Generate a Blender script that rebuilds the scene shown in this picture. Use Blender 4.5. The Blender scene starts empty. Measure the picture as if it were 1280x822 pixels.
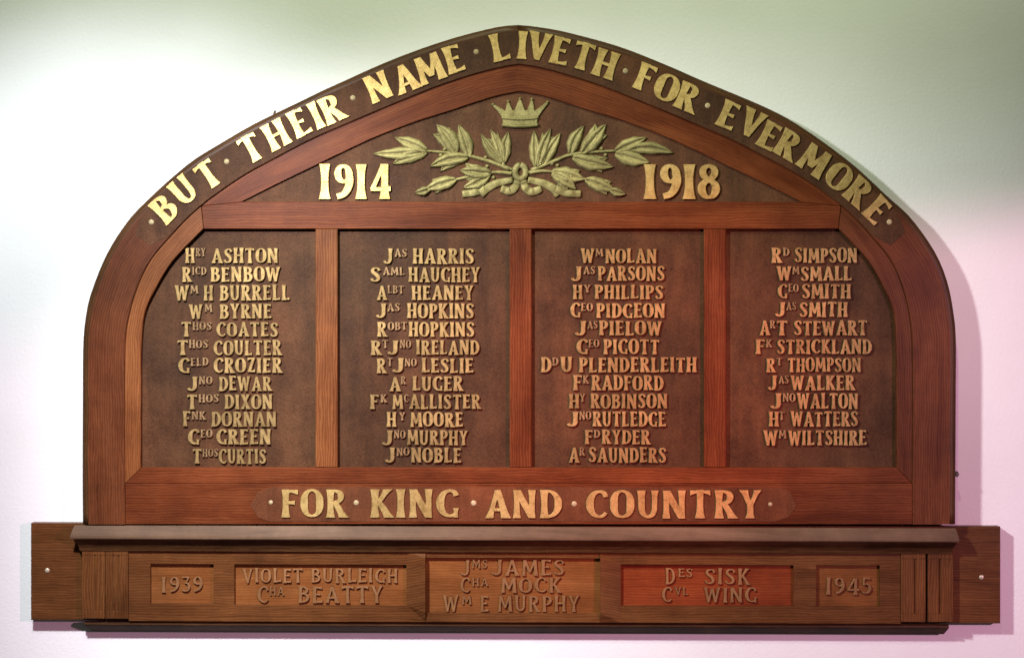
import bpy, math, random
from mathutils import Vector

random.seed(7)
sc = bpy.context.scene
col = sc.collection
R = math.radians

# ------------------------------------------------------------------ camera
PX = 0.0015            # metres per photo pixel at the front of the board
DIST = 3.2
FRONT = 0.050          # the board's front stands 50 mm off the wall
Z0 = 1.75              # height of the lens above the floor
CAMY = -(FRONT + DIST)
cam_d = bpy.data.cameras.new('camera')
cam = bpy.data.objects.new('camera', cam_d)
col.objects.link(cam)
cam.location = (0, CAMY, Z0)
cam.rotation_euler = (R(90), 0, 0)
cam_d.sensor_width = 36
cam_d.lens = 36 / (2 * (640 * PX) / DIST)
cam_d.clip_end = 50
sc.camera = cam


def P(px, py, p):
    """point that stands p metres off the wall, measured from the photograph"""
    s = (-p - CAMY) / DIST
    return ((px - 640) * PX * s, -p, Z0 + (411 - py) * PX * s)


# ------------------------------------------------------------------ light
w = bpy.data.worlds.new('World')
sc.world = w
w.use_nodes = True
bg = w.node_tree.nodes['Background']
bg.inputs[0].default_value = (1.0, 0.9, 0.85, 1)
bg.inputs[1].default_value = 0.075
sc.view_settings.view_transform = 'Standard'
sc.view_settings.look = 'None'
sc.view_settings.exposure = 0.0
sc.view_settings.gamma = 1.0


def spot(name, loc, aim, power, color, angle, blend, radius):
    d = bpy.data.lights.new(name, 'SPOT')
    o = bpy.data.objects.new(name, d)
    col.objects.link(o)
    o.location = loc
    v = Vector(aim) - Vector(loc)
    o.rotation_euler = v.to_track_quat('-Z', 'Y').to_euler()
    d.energy = power
    d.color = color
    d.spot_size = R(angle)
    d.spot_blend = blend
    d.shadow_soft_size = radius
    return o


def LP(px, py, y):      # lamp position: photo column/row at true scale, y metres off the wall
    return ((px - 640) * PX, -y, Z0 + (411 - py) * PX)


spot('white_flood', LP(140, -100, 1.22), LP(860, 1000, 0.0), 240, (0.97, 0.96, 0.985), 84, 0.8, 0.06)
spot('white_spotlight', LP(140, -100, 1.22), LP(150, 560, 0.0), 112, (0.86, 0.89, 1.0), 72, 0.7, 0.06)
spot('green_spotlight', LP(580, -1500, 2.6), LP(590, -430, 0.0), 500, (0.88, 1.0, 0.65), 54, 0.9, 0.08)


def shutter(px, py, y, top, half):
    """where a barn-doored lamp must aim so that its upper edge crosses the wall at row `top`"""
    e = math.atan2((top - py) * PX, y) + R(half)
    return (px - 640) * PX, -y + math.cos(e), Z0 + (411 - py) * PX - math.sin(e)


spot('pink_spotlight', LP(2250, 200, 2.8), shutter(2250, 200, 2.8, 200, 80), 330, (1.0, 0.44, 0.68), 160, 0.03, 0.08)
spot('red_spotlight', LP(1900, 150, 2.8), LP(770, 490, 0.0), 480, (1.0, 0.12, 0.045), 16, 1.0, 0.06)

# ------------------------------------------------------------------ materials


def mat(name):
    m = bpy.data.materials.new(name)
    m.use_nodes = True
    nt = m.node_tree
    return m, nt, nt.nodes['Principled BSDF']


def N(nt, kind, **kw):
    n = nt.nodes.new(kind)
    for k, v in kw.items():
        setattr(n, k, v)
    return n


def ramp(nt, stops):
    r = N(nt, 'ShaderNodeValToRGB')
    el = r.color_ramp.elements
    el[0].position, el[0].color = stops[0][0], (*stops[0][1], 1)
    el[1].position, el[1].color = stops[-1][0], (*stops[-1][1], 1)
    for p, c in stops[1:-1]:
        e = el.new(p)
        e.color = (*c, 1)
    return r


def noise(nt, vec, scale, detail=6, rough=0.6, dist=0.0):
    n = N(nt, 'ShaderNodeTexNoise')
    n.inputs['Scale'].default_value = scale
    n.inputs['Detail'].default_value = detail
    n.inputs['Roughness'].default_value = rough
    n.inputs['Distortion'].default_value = dist
    nt.links.new(vec, n.inputs['Vector'])
    return n


def mul(nt, a, b, fac=1.0, mode='MULTIPLY'):
    m = N(nt, 'ShaderNodeMixRGB', blend_type=mode)
    m.inputs[0].default_value = fac
    nt.links.new(a, m.inputs[1])
    if hasattr(b, 'links'):
        nt.links.new(b, m.inputs[2])
    else:
        m.inputs[2].default_value = (*b, 1)
    return m


def wood(name, dark, mid, light, rough=0.38, grain=1.0, figure=0.7, bump=0.09):
    m, nt, b = mat(name)
    uv = N(nt, 'ShaderNodeUVMap')
    uv.uv_map = 'UVMap'
    oi = N(nt, 'ShaderNodeObjectInfo')
    off = N(nt, 'ShaderNodeVectorMath', operation='SCALE')
    nt.links.new(oi.outputs['Random'], off.inputs[3])
    off.inputs[0].default_value = (13.7, 7.3, 21.1)
    add = N(nt, 'ShaderNodeVectorMath', operation='ADD')
    nt.links.new(uv.outputs[0], add.inputs[0])
    nt.links.new(off.outputs[0], add.inputs[1])

    def mapped(sx, sy):
        mp = N(nt, 'ShaderNodeMapping')
        mp.inputs['Scale'].default_value = (sx, sy, 1)
        nt.links.new(add.outputs[0], mp.inputs[0])
        return mp.outputs[0]
    fibre = noise(nt, mapped(9, 260), 1.0, 5, 0.65, 0.3)
    broad = noise(nt, mapped(2.4, 17), 1.0, 6, 0.6, 1.4)
    wv = N(nt, 'ShaderNodeTexWave', wave_type='BANDS', bands_direction='Y')
    wv.inputs['Scale'].default_value = 9.0
    wv.inputs['Distortion'].default_value = 7.0
    wv.inputs['Detail'].default_value = 3
    wv.inputs['Detail Scale'].default_value = 1.2
    nt.links.new(mapped(1.6, 7.0), wv.inputs[0])
    mx = N(nt, 'ShaderNodeMath', operation='MULTIPLY_ADD')
    nt.links.new(wv.outputs['Fac'], mx.inputs[0])
    mx.inputs[1].default_value = 0.38 * figure
    nt.links.new(broad.outputs['Fac'], mx.inputs[2])
    mx2 = N(nt, 'ShaderNodeMath', operation='MULTIPLY_ADD')
    nt.links.new(fibre.outputs['Fac'], mx2.inputs[0])
    mx2.inputs[1].default_value = 0.20 * grain
    nt.links.new(mx.outputs[0], mx2.inputs[2])
    sub = N(nt, 'ShaderNodeMath', operation='SUBTRACT')
    nt.links.new(mx2.outputs[0], sub.inputs[0])
    sub.inputs[1].default_value = 0.10 * grain + 0.19 * figure
    cr = ramp(nt, [(0.2, dark), (0.48, mid), (0.78, light)])
    nt.links.new(sub.outputs[0], cr.inputs[0])
    # per-piece tone, wear and grime
    tone = N(nt, 'ShaderNodeMapRange')
    nt.links.new(oi.outputs['Random'], tone.inputs[0])
    tone.inputs[3].default_value = 0.86
    tone.inputs[4].default_value = 1.12
    geo = N(nt, 'ShaderNodeNewGeometry')
    grime = noise(nt, geo.outputs['Position'], 7.0, 9, 0.72)
    gr = ramp(nt, [(0.3, (0.62, 0.60, 0.58)), (0.64, (1.14, 1.10, 1.06))])
    nt.links.new(grime.outputs['Fac'], gr.inputs[0])
    c1 = mul(nt, cr.outputs[0], gr.outputs[0])
    c2 = N(nt, 'ShaderNodeVectorMath', operation='SCALE')
    nt.links.new(c1.outputs[0], c2.inputs[0])
    nt.links.new(tone.outputs[0], c2.inputs[3])
    nt.links.new(c2.outputs[0], b.inputs['Base Color'])
    rr = N(nt, 'ShaderNodeMapRange')
    nt.links.new(fibre.outputs['Fac'], rr.inputs[0])
    rr.inputs[3].default_value = rough - 0.08
    rr.inputs[4].default_value = rough + 0.16
    nt.links.new(rr.outputs[0], b.inputs['Roughness'])
    b.inputs['Specular IOR Level'].default_value = 0.11
    bp = N(nt, 'ShaderNodeBump')
    bp.inputs['Strength'].default_value = bump
    bp.inputs['Distance'].default_value = 0.0012
    nt.links.new(sub.outputs[0], bp.inputs['Height'])
    nt.links.new(bp.outputs[0], b.inputs['Normal'])
    return m


def speckled(name, dark, light, rough=0.6, scale=230.0, bump=0.5, dist=0.0012, metal=0.0, streak=0, chip=0):
    """matted, punched ground or hand-laid gilding"""
    m, nt, b = mat(name)
    geo = N(nt, 'ShaderNodeNewGeometry')
    fine = noise(nt, geo.outputs['Position'], scale, 3, 0.6)
    broad = noise(nt, geo.outputs['Position'], scale * 0.06, 6, 0.65)
    mx = N(nt, 'ShaderNodeMath', operation='MULTIPLY_ADD')
    nt.links.new(fine.outputs['Fac'], mx.inputs[0])
    mx.inputs[1].default_value = 0.5
    sb = N(nt, 'ShaderNodeMath', operation='MULTIPLY')
    nt.links.new(broad.outputs['Fac'], sb.inputs[0])
    sb.inputs[1].default_value = 0.55
    nt.links.new(sb.outputs[0], mx.inputs[2])
    cr = ramp(nt, [(0.36, dark), (0.68, light)])
    nt.links.new(mx.outputs[0], cr.inputs[0])
    out = cr.outputs[0]
    oi = N(nt, 'ShaderNodeObjectInfo')
    if streak:          # uneven staining that runs down the panel, different on each
        mp = N(nt, 'ShaderNodeMapping')
        mp.inputs['Scale'].default_value = (22, 22, 2.6)
        nt.links.new(geo.outputs['Position'], mp.inputs[0])
        st = noise(nt, mp.outputs[0], 1.0, 6, 0.6, 0.6)
        sr = ramp(nt, [(0.32, (0.70, 0.68, 0.66)), (0.70, (1.28, 1.24, 1.18))])
        nt.links.new(st.outputs['Fac'], sr.inputs[0])
        cl = noise(nt, geo.outputs['Position'], 5.5, 5, 0.6)
        c2r = ramp(nt, [(0.33, (0.72, 0.76, 0.76)), (0.70, (1.34, 1.22, 1.12))])
        nt.links.new(cl.outputs['Fac'], c2r.inputs[0])
        out = mul(nt, mul(nt, out, sr.outputs[0]).outputs[0], c2r.outputs[0]).outputs[0]
    tone = N(nt, 'ShaderNodeMapRange')
    nt.links.new(oi.outputs['Random'], tone.inputs[0])
    tone.inputs[3].default_value = 0.85
    tone.inputs[4].default_value = 1.12
    sc_ = N(nt, 'ShaderNodeVectorMath', operation='SCALE')
    nt.links.new(out, sc_.inputs[0])
    nt.links.new(tone.outputs[0], sc_.inputs[3])
    out = sc_.outputs[0]
    if chip:            # rubbed and tarnished leaf
        cn = noise(nt, geo.outputs['Position'], 75.0, 5, 0.65)
        cf = ramp(nt, [(0.46, (1, 1, 1)), (0.74, (0.55, 0.50, 0.46))])
        nt.links.new(cn.outputs['Fac'], cf.inputs[0])
        out = mul(nt, out, cf.outputs[0]).outputs[0]
    nt.links.new(out, b.inputs['Base Color'])
    b.inputs['Roughness'].default_value = rough
    b.inputs['Specular IOR Level'].default_value = 0.1
    b.inputs['Metallic'].default_value = metal
    bp = N(nt, 'ShaderNodeBump')
    bp.inputs['Strength'].default_value = bump
    bp.inputs['Distance'].default_value = dist
    nt.links.new(fine.outputs['Fac'], bp.inputs['Height'])
    nt.links.new(bp.outputs[0], b.inputs['Normal'])
    return m


OAK = wood('red_oak', (0.050, 0.0108, 0.0030), (0.080, 0.0188, 0.0055), (0.120, 0.0350, 0.0113))
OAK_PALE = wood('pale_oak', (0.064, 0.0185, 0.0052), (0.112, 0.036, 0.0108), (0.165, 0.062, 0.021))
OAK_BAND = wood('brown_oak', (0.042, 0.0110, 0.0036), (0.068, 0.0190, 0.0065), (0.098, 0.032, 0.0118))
OAK_SHADED = wood('shaded_oak', (0.026, 0.0105, 0.0036), (0.045, 0.0195, 0.0070), (0.066, 0.031, 0.0118))  # darker oak with shade put into its colour: rim, cove, skirting
OAK_PLINTH = wood('plinth_oak', (0.046, 0.0155, 0.0046), (0.078, 0.0285, 0.0084), (0.115, 0.046, 0.0150), grain=0.8)
OAK_DUSTY = wood('dusty_oak', (0.066, 0.037, 0.0195), (0.104, 0.062, 0.036), (0.145, 0.092, 0.058), rough=0.55, figure=0.3)
OAK_TABLET = wood('tablet_oak', (0.078, 0.025, 0.0064), (0.118, 0.041, 0.0110), (0.158, 0.061, 0.0185), figure=0.5)
OAK_RED = wood('red_tablet_oak', (0.085, 0.0165, 0.0048), (0.135, 0.0250, 0.0070), (0.175, 0.042, 0.012), figure=0.6)
GROUND = speckled('matted_ground', (0.024, 0.0092, 0.0037), (0.057, 0.0262, 0.0117), scale=330, bump=0.4, streak=1)
GROUND_DARK = speckled('dark_matted_ground', (0.034, 0.0135, 0.0058), (0.074, 0.0335, 0.0165), scale=330, bump=0.6, streak=1)
GROUND_RED = speckled('red_matted_ground', (0.046, 0.0145, 0.0052), (0.082, 0.0285, 0.0115), scale=330, bump=0.5, streak=1)
GILT = speckled('gilt', (0.36, 0.235, 0.078), (0.60, 0.43, 0.17), rough=0.46, scale=420, bump=0.2, metal=0.72, chip=1)
GILT_NAME = speckled('dull_gilt', (0.150, 0.098, 0.038), (0.330, 0.222, 0.092), rough=0.54, scale=420, bump=0.25, metal=0.6, chip=1)
GILT_LEAF = speckled('carved_gilt', (0.120, 0.105, 0.040), (0.310, 0.265, 0.112), rough=0.6, scale=300, bump=0.5, metal=0.35, chip=1)
GILT_RUBBED = speckled('rubbed_gilt', (0.13, 0.078, 0.036), (0.27, 0.17, 0.085), rough=0.6, scale=420, bump=0.25, metal=0.4, chip=1)
PEARL = speckled('dull_stud', (0.24, 0.185, 0.10), (0.40, 0.32, 0.19), rough=0.7, scale=300, bump=0.1, metal=0.5)
WOOD_LETTER = speckled('oak_letter', (0.125, 0.055, 0.021), (0.21, 0.105, 0.045), rough=0.5, scale=380, bump=0.3)

mw, nt, b = mat('painted_plaster')
geo = N(nt, 'ShaderNodeNewGeometry')
n1 = noise(nt, geo.outputs['Position'], 2.2, 8, 0.6)
n2 = noise(nt, geo.outputs['Position'], 130, 6, 0.7)
cr = ramp(nt, [(0.3, (0.595, 0.59, 0.58)), (0.7, (0.66, 0.66, 0.655))])
nt.links.new(n1.outputs['Fac'], cr.inputs[0])
nt.links.new(cr.outputs[0], b.inputs['Base Color'])
b.inputs['Roughness'].default_value = 0.75
bp = N(nt, 'ShaderNodeBump')
bp.inputs['Strength'].default_value = 0.45
bp.inputs['Distance'].default_value = 0.0016
nt.links.new(n2.outputs['Fac'], bp.inputs['Height'])
nt.links.new(bp.outputs[0], b.inputs['Normal'])
WALL = mw

ms, nt, b = mat('brass_screw')
b.inputs['Base Color'].default_value = (0.42, 0.36, 0.26, 1)
b.inputs['Metallic'].default_value = 0.4
b.inputs['Roughness'].default_value = 0.35
SCREW = ms
mi, nt, b = mat('dark_iron')
b.inputs['Base Color'].default_value = (0.05, 0.045, 0.04, 1)
b.inputs['Roughness'].default_value = 0.6
IRON = mi

# ------------------------------------------------------------------ mesh builder


class MB:
    def __init__(self):
        self.v, self.uv, self.f, self.smooth = [], [], [], []

    def vert(self, co, uv=None):
        self.v.append(tuple(co))
        self.uv.append(uv)
        return len(self.v) - 1

    def face(self, idx, smooth=False):
        self.f.append(tuple(idx))
        self.smooth.append(smooth)

    def build(self, name, material, parent=None, grain='x', origin=None):
        me = bpy.data.meshes.new(name)
        org = Vector(origin) if origin else Vector((0, 0, 0))
        me.from_pydata([Vector(c) - org for c in self.v], [], self.f)
        lay = me.uv_layers.new(name='UVMap')
        for li, loop in enumerate(me.loops):
            i = loop.vertex_index
            u = self.uv[i]
            if u is None:
                x, y, z = self.v[i]
                u = (x, z + y) if grain == 'x' else (z, x + y)
            lay.data[li].uv = u
        for p, s in zip(me.polygons, self.smooth):
            p.use_smooth = s
        me.materials.append(material)
        me.validate()
        me.update()
        import bmesh
        bm = bmesh.new()
        bm.from_mesh(me)
        bmesh.ops.recalc_face_normals(bm, faces=bm.faces)
        bm.to_mesh(me)
        bm.free()
        o = bpy.data.objects.new(name, me)
        col.objects.link(o)
        if parent:
            o.parent = parent
            pl = Vector(parent.location)
            q = parent
            while q.parent:
                q = q.parent
                pl += Vector(q.location)
            o.location = org - pl
        else:
            o.location = org
        return o

    # ---- solids (p = metres off the wall)
    def prism(self, poly, p0, p1, bev=0.0012, uvf=None):
        """polygon (photo pixels, read at depth p1) from depth p0 to p1 with a small arris"""
        pts = [P(x, y, p1) for x, y in poly]
        n = len(pts)
        area = sum(pts[i][0] * pts[(i + 1) % n][2] - pts[(i + 1) % n][0] * pts[i][2] for i in range(n))
        if area < 0:
            pts.reverse()
        ins = []
        for i in range(n):
            a, b_, c = (Vector((pts[k % n][0], pts[k % n][2])) for k in (i - 1, i, i + 1))
            d1, d2 = (b_ - a).normalized(), (c - b_).normalized()
            n1, n2 = Vector((-d1.y, d1.x)), Vector((-d2.y, d2.x))
            m = n1 + n2
            if m.length < 1e-6:
                m = n1
            m.normalize()
            k = bev / max(0.4, m.dot(n1))
            ins.append((b_.x + m.x * k, b_.y + m.y * k))
        A = [self.vert((x, -p0, z)) for x, _, z in pts]
        B = [self.vert((x, -(p1 - bev), z)) for x, _, z in pts]
        C = [self.vert((x, -p1, z)) for x, z in ins]
        for i in range(n):
            j = (i + 1) % n
            self.face((A[i], A[j], B[j], B[i]))
            self.face((B[i], B[j], C[j], C[i]))
        self.face(C)
        self.face(A[::-1])

    def box(self, x0, y0, x1, y1, p0, p1, bev=0.0012):
        self.prism([(x0, y0), (x1, y0), (x1, y1), (x0, y1)], p0, p1, bev)

    def strip(self, A, B, p0, p1, bev=0.0012, wid=None):
        """band between two curves (photo pixels), uv runs along the band"""
        n = len(A)
        a3 = [Vector(P(x, y, p1)) for x, y in A]
        b3 = [Vector(P(x, y, p1)) for x, y in B]
        s = 0
        rows = []
        for i in range(n):
            if i:
                s += (((a3[i] + b3[i]) - (a3[i - 1] + b3[i - 1])) * 0.5).length
            d = (b3[i] - a3[i])
            wv = d.length
            d.normalize()
            prof = [(a3[i], p0, -0.02), (a3[i], p1 - bev, -0.001), (a3[i] + d * min(bev, wv * .4), p1, 0.0),
                    (b3[i] - d * min(bev, wv * .4), p1, wv), (b3[i], p1 - bev, wv + .001), (b3[i], p0, wv + .02)]
            rows.append([self.vert((q.x, -pp, q.z), (s, v)) for q, pp, v in prof])
        for i in range(n - 1):
            r, t = rows[i], rows[i + 1]
            for k in range(5):
                self.face((r[k], r[k + 1], t[k + 1], t[k]))
            self.face((r[5], r[0], t[0], t[5]))
        self.face(rows[0])
        self.face(rows[-1][::-1])

    def dome(self, px, py, p, rx, h, ry=None, seg=14, rings=4):
        ry = ry or rx
        cx, _, cz = P(px, py, p)
        prev = None
        for k in range(rings + 1):
            a = k / rings * math.pi / 2
            r, hh = math.cos(a), math.sin(a) * h
            if k == rings:
                t = self.vert((cx, -p - hh, cz))
                for i in range(seg):
                    self.face((prev[i], prev[(i + 1) % seg], t), True)
                break
            ring = [self.vert((cx + rx * PX * r * math.cos(2 * math.pi * i / seg), -p - hh,
                               cz + ry * PX * r * math.sin(2 * math.pi * i / seg))) for i in range(seg)]
            if prev:
                for i in range(seg):
                    self.face((prev[i], prev[(i + 1) % seg], ring[(i + 1) % seg], ring[i]), True)
            prev = ring


def catmull(pts, per=10):
    out = []
    n = len(pts)
    for i in range(n - 1):
        p0 = pts[i - 1] if i else tuple(2 * a - c for a, c in zip(pts[0], pts[1]))
        p1, p2 = pts[i], pts[i + 1]
        p3 = pts[i + 2] if i + 2 < n else tuple(2 * a - c for a, c in zip(pts[-1], pts[-2]))
        for k in range(per):
            t = k / per
            out.append(tuple(0.5 * (2 * b_ + (c - a) * t + (2 * a - 5 * b_ + 4 * c - d) * t * t + (3 * b_ - a - 3 * c + d) * t ** 3)
                             for a, b_, c, d in zip(p0, p1, p2, p3)))
    out.append(tuple(pts[-1]))
    return out


def resample(pts, n):
    L = [0]
    for a, c in zip(pts, pts[1:]):
        L.append(L[-1] + math.hypot(c[0] - a[0], c[1] - a[1]))
    out, k = [], 0
    for i in range(n):
        s = L[-1] * i / (n - 1)
        while k < len(L) - 2 and L[k + 1] < s:
            k += 1
        t = (s - L[k]) / max(1e-9, L[k + 1] - L[k])
        out.append((pts[k][0] + (pts[k + 1][0] - pts[k][0]) * t, pts[k][1] + (pts[k + 1][1] - pts[k][1]) * t))
    return out


def mirror(pts):
    out = []
    for x, y in pts:
        t = min(1, max(0, (y - 60) / 360))
        out.append((1297 - x + 6 * math.sin(math.pi * t), y))
    return out


def thing(name, loc, label, cat):
    o = bpy.data.objects.new(name, None)
    col.objects.link(o)
    o.location = loc
    o['label'] = label
    o['category'] = cat
    return o


def lab(o, text):
    o['label'] = text
    return o


# ------------------------------------------------------------------ carved lettering
GL = {}


def glyph(ch, wdt, *strokes):
    GL[ch] = (wdt, strokes)


def V(x0, y0, x1, y1, e0=.28, m=.19, e1=.28):      # upright or slanting flared stroke, ends cut level
    return ('v', x0, y0, x1, y1, e0, m, e1)


def H(x0, x1, y, a=.11, c=.11):                    # level arm, thickness a to c
    return ('h', x0, x1, y, a, c)


def C(*p, closed=False):                           # curved stroke through (x, y, width)
    return ('c', p, closed)


glyph('A', .72, V(.13, 0, .37, 1, .25, .14, .17), V(.37, 1, .60, 0, .17, .2, .30), H(.22, .52, .29, .11, .11))
glyph('B', .60, V(.15, 0, .15, 1), C((.15, .945, .1), (.30, .945, .11), (.43, .86, .18), (.45, .74, .19), (.38, .60, .15), (.15, .535, .1)),
      C((.15, .53, .1), (.32, .535, .11), (.47, .43, .18), (.49, .27, .2), (.40, .10, .16), (.26, .05, .11), (.15, .05, .1)))
glyph('C', .62, C((.56, .76, .16), (.51, .90, .15), (.38, .95, .11), (.23, .87, .16), (.14, .68, .22), (.12, .5, .24), (.14, .32, .22), (.23, .13, .16), (.38, .05, .11), (.50, .10, .11), (.57, .20, .12)))
glyph('G', .64, C((.56, .78, .17), (.51, .90, .15), (.38, .95, .11), (.23, .87, .16), (.14, .68, .22), (.12, .5, .24), (.14, .32, .22), (.23, .13, .16), (.38, .05, .11), (.50, .09, .11), (.55, .16, .1)),
      V(.55, .0, .55, .33, .14, .12, .2))
glyph('D', .64, V(.15, 0, .15, 1), C((.15, .945, .1), (.32, .94, .11), (.45, .84, .16), (.53, .66, .21), (.545, .5, .23), (.53, .34, .21), (.45, .16, .16), (.32, .06, .11), (.15, .055, .1)))
glyph('E', .54, V(.15, 0, .15, 1), H(.15, .49, .94, .1, .18), H(.15, .42, .52, .1, .15), H(.15, .52, .06, .1, .18))
glyph('F', .53, V(.15, 0, .15, 1), H(.15, .51, .935, .1, .19), H(.15, .42, .52, .1, .16))
glyph('H', .66, V(.14, 0, .14, 1), V(.52, 0, .52, 1), H(.14, .52, .5, .12, .12))
glyph('I', .30, V(.15, 0, .15, 1))
glyph('J', .50, C((.37, 1, .27), (.365, .8, .2), (.365, .5, .19), (.36, .27, .19), (.30, .11, .16), (.19, .055, .12), (.09, .10, .15), (.04, .20, .17)))
glyph('K', .64, V(.15, 0, .15, 1), V(.22, .46, .50, 1, .12, .15, .26), V(.54, 0, .27, .56, .28, .2, .14))
glyph('L', .53, V(.15, 0, .15, 1), H(.15, .51, .06, .1, .2))
glyph('M', .80, V(.12, 0, .16, 1, .24, .16, .2), V(.16, 1, .40, .22, .2, .19, .15), V(.40, .22, .64, 1, .13, .13, .2), V(.68, 0, .64, 1, .28, .21, .2))
glyph('N', .68, V(.12, 0, .12, 1, .24, .17, .22), V(.12, 1, .55, 0, .22, .21, .2), V(.55, 0, .55, 1, .2, .17, .24))
glyph('O', .66, C((.33, .955, .09), (.48, .88, .15), (.55, .70, .22), (.56, .5, .24), (.55, .3, .22), (.48, .12, .15), (.33, .045, .09), (.18, .12, .15), (.11, .3, .22), (.10, .5, .24), (.11, .70, .22), (.18, .88, .15), closed=True))
glyph('P', .56, V(.15, 0, .15, 1), C((.15, .945, .1), (.30, .945, .11), (.43, .86, .18), (.46, .71, .21), (.40, .54, .16), (.28, .465, .11), (.15, .46, .1)))
glyph('R', .64, V(.15, 0, .15, 1), C((.15, .945, .1), (.30, .945, .11), (.43, .87, .18), (.455, .73, .2), (.39, .58, .15), (.15, .50, .1)), V(.54, 0, .29, .54, .29, .2, .15))
glyph('S', .54, C((.47, .77, .16), (.43, .89, .14), (.31, .945, .11), (.17, .89, .15), (.12, .76, .18), (.19, .62, .21), (.33, .47, .22), (.42, .30, .2), (.39, .13, .16), (.25, .055, .11), (.12, .10, .14), (.07, .23, .17)))
glyph('T', .62, V(.31, 0, .31, 1, .30, .19, .22), H(.31, .03, .93, .11, .2), H(.31, .59, .93, .11, .2))
glyph('U', .64, C((.13, 1, .27), (.135, .8, .21), (.14, .5, .2), (.15, .27, .19), (.22, .11, .15), (.32, .06, .12), (.43, .11, .14), (.49, .27, .16), (.50, .5, .16), (.505, .8, .17), (.51, 1, .23)))
glyph('V', .66, V(.34, 0, .12, 1, .15, .19, .29), V(.34, 0, .55, 1, .15, .14, .23))
glyph('W', .90, V(.27, 0, .11, 1, .17, .18, .27), V(.27, 0, .45, .94, .15, .13, .15), V(.62, 0, .45, .94, .17, .18, .17), V(.62, 0, .79, 1, .15, .14, .24))
glyph('X', .64, V(.52, 0, .13, 1, .28, .19, .26), V(.13, 0, .50, 1, .22, .14, .22))
glyph('Y', .62, V(.31, 0, .31, .5, .28, .19, .18), V(.31, .42, .12, 1, .15, .17, .27), V(.31, .42, .51, 1, .15, .13, .22))
glyph('Z', .56, H(.05, .48, .94, .2, .1), H(.07, .52, .06, .1, .2), V(.15, .05, .43, .95, .2, .18, .2))
glyph('1', .34, V(.17, 0, .17, 1, .32, .2, .30))
glyph('9', .58, C((.30, .95, .1), (.42, .88, .16), (.47, .74, .2), (.45, .58, .16), (.33, .50, .11), (.20, .56, .17), (.14, .72, .2), (.18, .88, .16), closed=True),
      C((.47, .76, .19), (.49, .52, .21), (.42, .28, .2), (.30, .13, .17), (.12, .07, .16)))
glyph('4', .64, V(.45, 0, .45, 1, .30, .19, .20), V(.10, .30, .42, 1, .14, .12, .16), H(.04, .62, .28, .12, .15))
glyph('8', .58, C((.29, .95, .1), (.43, .87, .16), (.44, .70, .17), (.29, .55, .14), (.14, .70, .17), (.15, .87, .16), closed=True),
      C((.29, .53, .12), (.45, .42, .18), (.48, .25, .2), (.40, .09, .15), (.29, .05, .1), (.18, .09, .15), (.10, .25, .2), (.13, .42, .18), closed=True))
glyph('3', .50, C((.08, .93, .1), (.25, .945, .12), (.43, .93, .12)), V(.24, .56, .40, .92, .12, .12, .12),
      C((.22, .58, .1), (.36, .54, .14), (.43, .36, .18), (.38, .14, .15), (.24, .05, .11), (.07, .12, .15)))
glyph('5', .50, V(.14, .52, .16, .97, .14, .14, .14), H(.14, .44, .93, .12, .15),
      C((.12, .54, .11), (.28, .60, .13), (.42, .48, .18), (.44, .28, .19), (.35, .10, .14), (.21, .05, .11), (.07, .12, .15)))


def stroke_rails(s, wt):
    if s[0] == 'v':
        _, x0, y0, x1, y1, e0, m, e1 = s
        if y1 < y0:
            x0, y0, x1, y1, e0, e1 = x1, y1, x0, y0, e1, e0
        L = []
        Rr = []
        for i in range(9):
            t = i / 8
            k = abs(2 * t - 1) ** 2.4
            wv = (m + ((e0 if t < .5 else e1) - m) * k) * wt
            wv *= math.hypot(1, (x1 - x0) / max(.2, y1 - y0)) if abs(x1 - x0) > .1 else 1
            x, y = x0 + (x1 - x0) * t, y0 + (y1 - y0) * t
            L.append((x - wv / 2, y))
            Rr.append((x + wv / 2, y))
        return L, Rr, False
    if s[0] == 'h':
        _, x0, x1, y, a, c = s
        L, Rr = [], []
        out = -1 if y < .3 else (1 if y > .7 else 0)      # arms keep their outer edge level
        for i in range(7):
            t = i / 6
            wv = (a + (c - a) * max(0, t) ** 3) * (0.5 + 0.5 * wt)
            if a > c:
                wv = (c + (a - c) * (1 - t) ** 3) * (0.5 + 0.5 * wt)
            base = min(a, c) * (0.5 + 0.5 * wt)
            x = x0 + (x1 - x0) * t
            if out == 1:
                hi, lo = y + base / 2, y + base / 2 - wv
            elif out == -1:
                hi, lo = y - base / 2 + wv, y - base / 2
            else:
                hi, lo = y + wv / 2, y - wv / 2
            L.append((x, hi))
            Rr.append((x, lo))
        return L, Rr, False
    _, pts, closed = s
    if closed:
        n = len(pts)
        ext = [pts[(i) % n] for i in range(-1, n + 2)]
        cur = catmull(ext, 4)[4:-4]
        cur = cur[:-1]
    else:
        cur = catmull(list(pts), 4)
    L, Rr = [], []
    n = len(cur)
    for i in range(n):
        a = cur[(i - 1) % n] if (closed or i) else cur[0]
        c = cur[(i + 1) % n] if (closed or i < n - 1) else cur[-1]
        dx, dy = c[0] - a[0], c[1] - a[1]
        l = math.hypot(dx, dy) or 1
        nx, ny = -dy / l, dx / l
        wv = cur[i][2] * wt / 2
        L.append((cur[i][0] + nx * wv, cur[i][1] + ny * wv))
        Rr.append((cur[i][0] - nx * wv, cur[i][1] - ny * wv))
    return L, Rr, closed


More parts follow.
